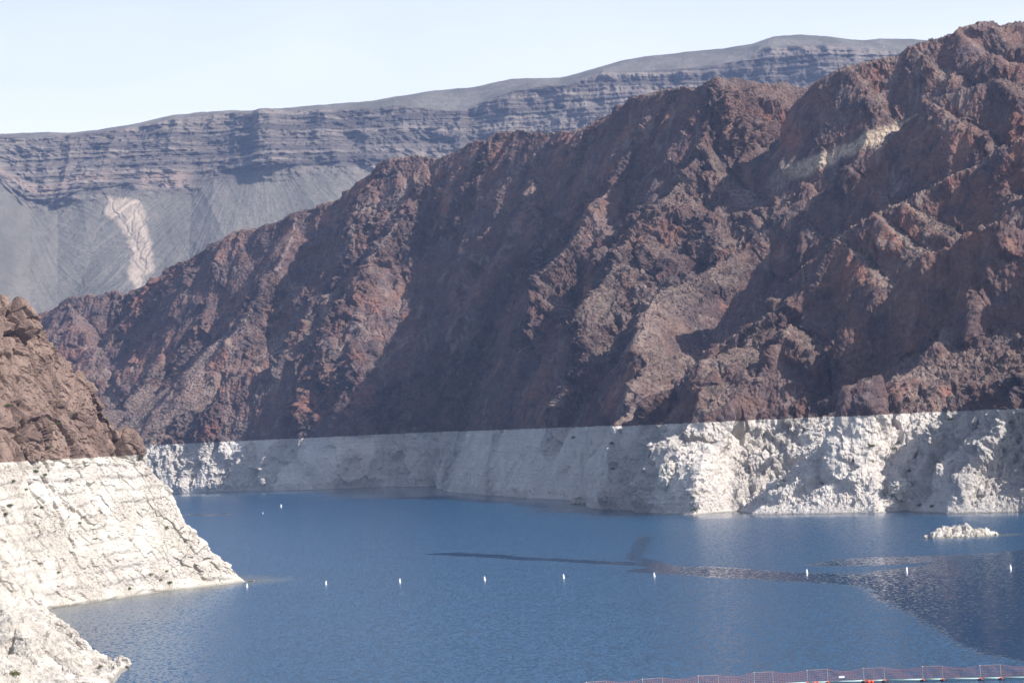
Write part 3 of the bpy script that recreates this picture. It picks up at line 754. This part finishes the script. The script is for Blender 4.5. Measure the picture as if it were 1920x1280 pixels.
# --- boulders
def rock_mesh(size, seed, sub=5, rough=1.0):
    bm = bmesh.new(); bmesh.ops.create_icosphere(bm, subdivisions=sub, radius=1)
    co = np.array([v.co[:] for v in bm.verts], np.float32)
    q = (co[:, 0] + seed * 3.1, co[:, 1] + seed * 1.7, co[:, 2])
    f1, f2, idv, pl = worley(q, 0.8, seed); g1, g2, idw, pm = worley(q, 0.3, seed + 1)
    d_ = 1 + rough * (0.30 * (idv - 0.5) + 0.35 * pl + 0.13 * pm + 0.08 * (idw - 0.5) + 0.06 * fbm(q, 0.2, 3, seed=seed) - 0.08 * sstep(0.12, 0.0, f2 - f1))
    co = co * d_[:, None] * np.array(size, np.float32)
    for v, c in zip(bm.verts, co): v.co = c
    return bm

def boulder(name, loc, size, seed, mat, label, cat='boulder', rot=(0, 0, 0)):
    o = obj_bm(name, rock_mesh(size, seed), mat); o.location = loc; o.rotation_euler = rot
    return tag(o, label, cat)

def pale_material():
    t = NT('pale_boulder'); z = t.sep(t.pos)[2]
    c = white_rock(t, z, 2.0); t.bump(t.noise(1.2, 8, 0.7), 0.5, 0.6); return t.base(c, 0.95, 0.1)
def brown_material():
    t = NT('brown_boulder')
    c = t.mix(t.noise(0.7, 6, 0.65), (0.13, 0.085, 0.07), (0.23, 0.17, 0.14)); t.bump(t.noise(1.2, 8, 0.7), 0.4, 0.6); return t.base(c, 0.95, 0.1)
M_pale, M_brown = pale_material(), brown_material()
HG = (HILL[0][::2, ::2], HILL[1][::2, ::2], HILL[2][::2, ::2])
q = on_surface(HG, 1252, 893)
boulder('boulder', q + Vector((0, 1.0, 0)), (4.6, 4.0, 6.6), 3, M_pale, 'huge upright white boulder leaning out on the sunlit corner of the far shore', rot=(0.1, 0.25, 0))
q = on_surface(HG, 1470, 905)
boulder('boulder', q + Vector((0, 1.0, 0)), (4.5, 4, 3.6), 5, M_pale, 'rounded white boulder low on the bleached far shore, beside the lit rock buttress', rot=(0, 0.2, 0.5))
q = on_surface(HG, 1690, 918)
boulder('boulder', q + Vector((0, 1.5, 0)), (5.5, 4.5, 5.5), 6, M_pale, 'big pale boulder near the waterline straight across from the rock islet, to its left', rot=(0, -0.3, 0.2))
w_ = W(1090, 944)
boulder('waterside_rock', (w_[0], w_[1], 0.6), (6.6, 5, 4.2), 8, M_pale, 'small white rock mound standing in the water at the foot of the shaded wall', 'rock')
w_ = W(1806, 959)
boulder('waterside_rock', (w_[0], w_[1], 0.2), (5.5, 4, 2.6), 9, M_pale, 'low white slab at the waterline of the far right shore, just behind the islet', 'rock')
w_ = W(228, 1252)
boulder('waterside_rock', (w_[0], w_[1], 1.0), (2.0, 1.7, 1.5), 10, M_pale, 'white rock at the tip of the nearest slope, bottom left, touching the lake', 'rock')
HDG = HEADG
q = on_surface(HDG, 54, 848)
boulder('boulder', q + Vector((0, 1.2, 0)), (3.9, 3.4, 3.7), 12, M_brown, 'large rounded grey brown boulder sitting right on the white band of the left headland')
q = on_surface(HDG, 262, 856)
boulder('boulder', q + Vector((1.2, 0, 0.4)), (1.0, 1.0, 0.7), 13, M_brown, 'small dark brown rock perched on the shoulder of the left headland where the white begins')

# --- islet of white rock
def islet():
    u_ = np.linspace(-14.5, 14.5, 260); v_ = np.linspace(-7, 7, 150)
    U, V = np.meshgrid(u_, v_, indexing='ij'); z = np.full(U.shape, -3.0)
    for cx_, cy_, rx, ry, h_ in ((-12.0, 0.5, 1.7, 1.6, 1.3), (-8.8, 0, 3.6, 3.4, 3.3), (-5.5, 1, 4.2, 4.4, 4.3), (-1.5, 1.5, 4.2, 4.6, 4.6), (2.2, 1, 4.0, 4.6, 4.8), (4.5, 0, 3.6, 4.0, 3.6), (8.3, 0.5, 3.8, 3.4, 3.2), (11.0, 0.3, 2.8, 2.4, 1.7), (0, -2.2, 9, 2.6, 1.6)):
        d_ = np.sqrt(((U - cx_) / rx) ** 2 + ((V - cy_) / ry) ** 2)
        z = np.maximum(z, h_ * 0.85 * (1 - d_ ** 2.6))
    z = np.maximum(z, -3.0)
    q_ = (U, V, z); f1, f2, idv, pl = worley(q_, 2.2, 44); g1, g2, idw, pm = worley(q_, 0.9, 45)
    z = z + sstep(-2.5, 0.3, z) * (1.1 * (idv - 0.5) + 1.3 * pl + 0.4 * (idw - 0.5) + 0.5 * pm - 0.5 * sstep(0.2, 0, f2 - f1) + 0.3 * fbm(q_, 0.8, 3, seed=8))
    c = W(1803, 1006)
    return grid_mesh('rock_islet', U + c[0], V + c[1], z, M_pale)
tag(islet(), 'low jagged islet of white rock alone in the open water at the right', 'islet')

# --- desert shrubs
def shrub_mesh(name, seed):
    rr_ = random.Random(seed); bm = bmesh.new()
    for k_ in range(9):   # stems
        a_ = rr_.uniform(0, 6.28); t_ = rr_.uniform(0.2, 0.9)
        bar(bm, (0, 0, -0.2), (math.cos(a_) * t_ * 0.8, math.sin(a_) * t_ * 0.8, 0.9 - 0.3 * t_), 0.02, 3)
    for k_ in range(420):
        a_ = rr_.uniform(0, 6.28); ph = math.acos(rr_.uniform(-0.1, 1)); rad = rr_.uniform(0.45, 1.0) * (0.85 + 0.25 * math.sin(3 * a_ + seed))
        c_ = Vector((math.sin(ph) * math.cos(a_) * rad, math.sin(ph) * math.sin(a_) * rad, math.cos(ph) * rad * 0.8))
        n_ = Vector((rr_.gauss(0, 1), rr_.gauss(0, 1), rr_.gauss(0, 1))).normalized(); t1 = n_.orthogonal().normalized(); t2 = n_.cross(t1)
        s1 = rr_.uniform(0.06, 0.13)
        bm.faces.new([bm.verts.new(c_ + t1 * s1), bm.verts.new(c_ + t2 * s1 * 0.6), bm.verts.new(c_ - t1 * s1), bm.verts.new(c_ - t2 * s1 * 0.6)])
    me = bpy.data.meshes.new(name); bm.to_mesh(me); bm.free(); return me
def shrub_mat(name, c0, c1):
    t = NT(name); return t.base(t.mix(t.noise(2.5, 4), c0, c1), 0.8, 0.2)
M_sh = [shrub_mat('green_leaves', (0.045, 0.065, 0.02), (0.10, 0.12, 0.035)), shrub_mat('yellow_leaves', (0.10, 0.11, 0.04), (0.17, 0.16, 0.07))]
SM = []
for k_ in range(4):
    me = shrub_mesh('desert_shrub', k_); me.materials.append(M_sh[k_ % 2]); SM.append(me)
SHR = [  # surface, pixel x, pixel y, radius, mesh, label
    ('H', 17, 759, 1.1, 0, 'green shrub highest up on the brown rock at the left edge of the headland'),
    ('H', 64, 786, 0.9, 1, 'yellowish shrub in a cleft of brown rock, left of its neighbour on the headland'),
    ('H', 108, 792, 1.2, 3, 'wide olive shrub on brown rock in the middle of the headland face'),
    ('H', 98, 838, 0.9, 1, 'pale shrub on brown rock just above the big boulder and white band'),
    ('H', 68, 882, 1.1, 0, 'dark green round shrub at the top of the white band below the big boulder'),
    ('H', 87, 888, 0.8, 2, 'small green shrub close to the right of the round one under the big boulder'),
    ('H', 127, 903, 0.8, 2, 'small green shrub alone on white rock, right of the pair under the boulder'),
    ('H', 27, 904, 0.8, 0, 'green shrub on white rock near the left edge, just under the brown rock'),
    ('H', 51, 916, 0.7, 2, 'tiny shrub in the vertical crack of the white headland band'),
    ('H', 21, 949, 1.0, 0, 'bright green shrub on white rock, upper one of the pair at the left edge'),
    ('H', 13, 964, 0.9, 0, 'green shrub on white rock, lower one of the pair at the left edge'),
    ('H', 81, 953, 0.7, 3, 'low olive shrub halfway down the white headland, above the nearer slope'),
    ('H', 151, 978, 0.8, 1, 'dry yellow shrub halfway down the white headland, near its middle'),
    ('H', 315, 988, 0.9, 3, 'olive shrub near the bright right-hand edge of the white headland'),
    ('H', 112, 1071, 0.8, 3, 'olive shrub low on the white headland, just above the nearer slope'),
    ('H', 244, 1101, 0.9, 2, 'green shrub at the waterline in the middle of the white headland'),
    ('H', 285, 1077, 0.9, 1, 'yellowish shrub low on the headland, leftmost of a loose row to the tip'),
    ('H', 304, 1085, 0.8, 3, 'small olive shrub second in the loose row towards the headland tip'),
    ('H', 321, 1090, 0.9, 2, 'green shrub by the waterline, rightmost of the loose row near the headland tip'),
    ('H', 315, 1068, 0.7, 1, 'pale shrub just above the loose row near the headland tip'),
    ('N', 188, 1247, 0.6, 1, 'small yellow shrub on the nearest white slope at the bottom left'),
    ('N', 30, 1262, 1.1, 1, 'wide straw coloured bush at the bottom left corner of the nearest slope'),
    ('M', 1684, 829, 1.6, 3, 'olive shrub on pale gravel, upper one of two above the big waterside boulder'),
    ('M', 1676, 841, 1.6, 1, 'dry shrub on pale gravel, lower one of two above the big waterside boulder'),
    ('M', 1635, 835, 1.5, 3, 'olive shrub left of the two on the pale gravel of the right shore'),
    ('M', 1753, 811, 1.5, 0, 'dark shrub high on the white shore, below the overhanging dark crag'),
    ('M', 1779, 785, 1.3, 2, 'small dark shrub right under the brown rock at the top of the white shore'),
    ('M', 1872, 802, 1.8, 1, 'wide dry shrub high on the white shore near the right edge of the photo'),
    ('M', 1896, 791, 1.2, 3, 'small olive shrub above the wide dry one near the right edge'),
    ('M', 1913, 823, 1.3, 3, 'rightmost shrub on the white shore, cut close to the picture edge'),
    ('M', 1704, 881, 1.3, 3, 'olive shrub halfway down the white shore above the islet'),
    ('M', 1723, 947, 1.3, 1, 'yellow green bush at the waterline behind the islet, left of its twin'),
    ('M', 1745, 947, 1.3, 1, 'yellow green bush at the waterline behind the islet, right of its twin'),
    ('M', 1297, 953, 1.6, 0, 'green bush at the waterline beside the sunlit corner of the far shore'),
    ('M', 1075, 818, 1.5, 0, 'dark shrub high on the shaded white wall, left of the sunlit corner'),
    ('M', 1148, 831, 1.6, 0, 'dark shrub high on the shaded white wall, closest to the sunlit corner'),
    ('M', 1152, 879, 1.2, 2, 'dark shrub halfway down the shaded white wall near the sunlit corner'),
]
rs_ = random.Random(5)
for sf, px, py, rad, mi, lab in SHR:
    q = on_surface({'H': HEADG, 'N': NEARG, 'M': HG}[sf], px, py)
    if q is None: print('no surface', lab); continue
    o = bpy.data.objects.new('desert_shrub', SM[mi]); scene.collection.objects.link(o)
    o.location = q + Vector((0, -0.1, 0)); rad *= 1.35; o.scale = (rad, rad, rad * 0.85); o.rotation_euler = (0, 0, rs_.uniform(0, 6))
    tag(o, lab, 'shrub', {'H': 'shrubs on the left headland', 'N': 'shrubs on the nearest slope', 'M': 'shrubs on the far shore'}[sf])

# --- buoys
M_white = flat_mat('white_plastic', (0.80, 0.80, 0.78), 0.4, 0.04); M_cap = flat_mat('cap_plastic', (0.62, 0.60, 0.58), 0.5, 0.05)
M_line = flat_mat('waterline_stain', (0.35, 0.36, 0.30), 0.7, 0.1)
def make_buoy(label):
    e = empty('marker_buoy', (0, 0, 0)); tag(e, label, 'buoy', 'white marker buoys in a line across the lake')
    bm = bmesh.new(); lathe(bm, [(0.30, -0.6), (0.40, -0.2), (0.41, 0.15), (0.40, 0.95), (0.30, 1.15), (0.27, 1.65)], 18); obj_bm('float_body', bm, M_white, e, True)
    bm = bmesh.new(); lathe(bm, [(0.275, 1.65), (0.28, 1.72), (0.22, 1.92), (0.08, 2.02)], 16); obj_bm('cap', bm, M_cap, e, True)
    bm = bmesh.new(); lathe(bm, [(0.412, -0.1), (0.425, -0.05), (0.425, 0.12), (0.412, 0.18)], 18); obj_bm('waterline_collar', bm, M_line, e, True)
    return e
BU = [(463, 1101, 'leftmost white marker buoy, close off the tip of the headland beside driftwood'),
      (611, 1096, 'second white marker buoy from the left headland in the line across the lake'),
      (750, 1092, 'third white marker buoy from the headland, left of the middle of the lake'),
      (909, 1088, 'fourth white marker buoy from the headland, a little left of the line\'s middle'),
      (1057, 1084, 'fifth white marker buoy from the headland, on the blue water mid lake'),
      (1227, 1081, 'sixth white marker buoy, by the left end of the brown slick'),
      (1513, 1075, 'seventh white marker buoy, standing at the edge of the brown slick'),
      (1700, 1071, 'second to last white marker buoy, on water below and left of the islet'),
      (1895, 1067, 'rightmost white marker buoy, on brown water near the right picture edge')]
first = None
for px, py, lab in BU:
    w_ = W(px, py)
    if first is None: e = first = make_buoy(lab)
    else:
        e = first.copy(); scene.collection.objects.link(e); e['label'] = lab
        for ch in first.children:
            c = ch.copy(); scene.collection.objects.link(c); c.parent = e
    e.location = (w_[0], w_[1], -0.15); e.scale = (0.78,) * 3; e.rotation_euler = (rs_.uniform(-.06, .06), rs_.uniform(-.08, .08), 0)
for px, py, sc_, lab in ((527, 951, 1.15, 'distant white buoy far up the lake near the shaded wall'), (493, 963, 0.6, 'tiny pale float far up the lake, left of the distant white buoy')):
    w_ = W(px, py); e = first.copy(); scene.collection.objects.link(e); e['label'] = lab; e['group'] = 'distant floats far up the lake'
    for ch in first.children:
        c = ch.copy(); scene.collection.objects.link(c); c.parent = e
    e.location = (w_[0], w_[1], 0); e.scale = (sc_,) * 3
# driftwood by the first buoy
bm = bmesh.new(); bar(bm, (-1.1, 0, 0.12), (0.0, 0.05, 0.2), 0.17, 9); bar(bm, (0.0, 0.05, 0.2), (0.75, 0, 0.22), 0.13, 9); bar(bm, (-0.3, 0, 0.2), (-0.1, 0.25, 0.5), 0.05, 5); bar(bm, (-0.7, 0, 0.15), (-0.9, -0.2, 0.4), 0.04, 5)
dw = obj_bm('driftwood', bm, flat_mat('wet_wood', (0.14, 0.095, 0.07), 0.8, 0.25)); w_ = W(471, 1090); dw.location = (w_[0], w_[1], 0)
bm = bmesh.new(); bar(bm, (0.75, 0, 0.22), (1.2, -0.02, 0.3), 0.10, 9); obj_bm('bare_end', bm, flat_mat('bleached_wood', (0.6, 0.56, 0.5), 0.8, 0.1), dw)
tag(dw, 'dark piece of driftwood with a bleached end floating off the headland tip', 'driftwood')

# --- floating safety barrier with orange netting along the bottom right
D0 = 511.0
def barrier():
    root = empty('floating_barrier', (52, D0, 0)); tag(root, 'long floating barrier of posts and orange netting across the bottom right corner', 'floating barrier')
    M_net = flat_mat('orange_net', (0.62, 0.24, 0.19), 0.7, 0.1); M_post = flat_mat('galvanised_post', (0.40, 0.41, 0.39), 0.5, 0.1)
    M_tan = flat_mat('faded_post', (0.50, 0.38, 0.30), 0.6, 0.1)
    M_pipe = flat_mat('pale_green_pipe', (0.34, 0.50, 0.47), 0.5, 0.1); M_dark = flat_mat('black_float', (0.035, 0.03, 0.03), 0.5, 0.1)
    M_red = flat_mat('red_float', (0.75, 0.07, 0.03), 0.4, 0.05); M_sign = flat_mat('sign_white', (0.8, 0.8, 0.78), 0.5, 0.03)
    # posts stand in pairs: a short bay with a rail, then a long bay of sagging net
    xs = [968, 1002, 1068, 1107, 1174, 1210, 1277, 1315, 1382, 1417, 1481, 1519, 1587, 1625, 1697, 1734, 1805, 1843, 1914, 1952, 2023, 2061, 2132]
    arc = lambda px_: float(np.interp(px_, [960, 1068, 1277, 1481, 1587, 1697, 1805, 1914, 2100], [514.5, 515.3, 516.7, 518.2, 516.5, 513.6, 510.5, 508, 504])) - D0
    wx_ = [(px - 960) / F * D0 for px in xs]
    rb = random.Random(3)
    tops = []; bases = []
    for k_, x_ in enumerate(wx_):
        lean = rb.uniform(-0.12, 0.12) - 0.05
        hgt = 2.62 + rb.uniform(-0.06, 0.06)
        yy = arc(x_ / D0 * F + 960)
        x_ = x_ * (D0 + yy) / D0
        b_ = Vector((x_ - 52, yy, 0.30)); t_ = Vector((x_ - 52 + lean, yy, hgt)); bases.append(b_); tops.append(t_)
        bm = bmesh.new(); bar(bm, b_, t_, 0.042, 6)
        po = obj_bm('post', bm, M_post if k_ % 2 == 0 else M_tan, root)
        if k_ % 2 == 0:
            bm = bmesh.new(); bmesh.ops.create_icosphere(bm, subdivisions=2, radius=0.09, matrix=Matrix.Translation(t_)); obj_bm('post_cap', bm, M_sign, po, True)
        bm = bmesh.new(); bmesh.ops.create_uvsphere(bm, u_segments=16, v_segments=8, radius=1, matrix=Matrix.Translation((b_.x, b_.y, 0.12)) @ Matrix.Diagonal((0.62, 0.42, 0.30, 1)))
        obj_bm('float', bm, M_dark, root, True)
        bm = bmesh.new(); bmesh.ops.create_uvsphere(bm, u_segments=12, v_segments=8, radius=1, matrix=Matrix.Translation((b_.x, b_.y - 0.28, 0.34)) @ Matrix.Diagonal((0.2, 0.2, 0.16, 1)))
        obj_bm('float_collar', bm, M_red, root, True)
    bm = bmesh.new()
    for a_, b_ in zip(bases[:-1], bases[1:]):
        bar(bm, (a_.x, a_.y, 0.32), (b_.x, b_.y, 0.32), 0.15, 10)
    obj_bm('pipe', bm, M_pipe, root, True)
    for k_ in range(len(tops) - 1):
        L_ = (tops[k_ + 1] - tops[k_]).length; short = L_ < 5
        sag = 0.10 if short else rb.uniform(0.28, 0.5)
        nv = max(4, int(round(L_ / 0.47))); nh = 6; bm = bmesh.new()
        def pt(u_, v_):
            t_ = tops[k_].lerp(tops[k_ + 1], u_); b_ = bases[k_].lerp(bases[k_ + 1], u_)
            s_ = sag * 4 * u_ * (1 - u_)
            q_ = b_.lerp(t_, 0.10 + 0.9 * v_); q_.z -= s_ * v_ ; q_.y += 0.12 * math.sin(9 * u_ + 4 * v_ + k_)
            q_.x += 0.05 * math.sin(13 * v_ + 5 * u_ + k_) * (0 < u_ < 1); return q_
        for i_ in range(nv + 1):
            for j_ in range(nh):
                if 0 < i_ < nv: bar(bm, pt(i_ / nv, j_ / nh), pt(i_ / nv, (j_ + 1) / nh), 0.026, 3)
        for j_ in range(nh + 1):
            for i_ in range(nv): bar(bm, pt(i_ / nv, j_ / nh), pt((i_ + 1) / nv, j_ / nh), 0.028 if j_ < nh else 0.036, 3)
        obj_bm('net', bm, M_net, root)
        if short and k_ % 2 == 0:
            bm = bmesh.new(); bar(bm, tops[k_] + Vector((0, 0, .02)), tops[k_ + 1] + Vector((0, 0, .02)), 0.026, 5); obj_bm('top_rail', bm, M_post, root)
    for px in (1503, 1604):
        for dx in (-0.32, 0.32):
            bm = bmesh.new(); bmesh.ops.create_uvsphere(bm, u_segments=16, v_segments=10, radius=0.33, matrix=Matrix.Translation(((px - 960) / F * D0 + dx - 52, arc(px) - 0.7, 0.2)))
            obj_bm('red_float', bm, M_red, root, True)
    bm = bmesh.new(); cx = (1552 - 960) / F * D0 - 52; box(bm, cx - 0.52, cx + 0.52, arc(1552) - 0.3, arc(1552) - 0.25, 1.02, 1.36); obj_bm('sign_panel', bm, M_sign, root)
    return root
barrier()

# ------------------------------------------------------------------ haze
bm = bmesh.new(); box(bm, -9100, 9100, -1100, 9100, -31, 1100)
hm = bpy.data.materials.new('haze_air'); hm.use_nodes = True
hn = hm.node_tree.nodes; hn.remove(hn['Principled BSDF'])
pv_ = hn.new('ShaderNodeVolumePrincipled'); pv_.inputs['Color'].default_value = (0.44, 0.61, 1.0, 1)
pv_.inputs['Density'].default_value = 4.4e-5; pv_.inputs['Anisotropy'].default_value = 0.2
hm.node_tree.links.new(pv_.outputs[0], hn['Material Output'].inputs['Volume'])
hz = obj_bm('haze', bm, hm); hz['kind'] = 'stuff'
scene.cycles.volume_bounces = 1
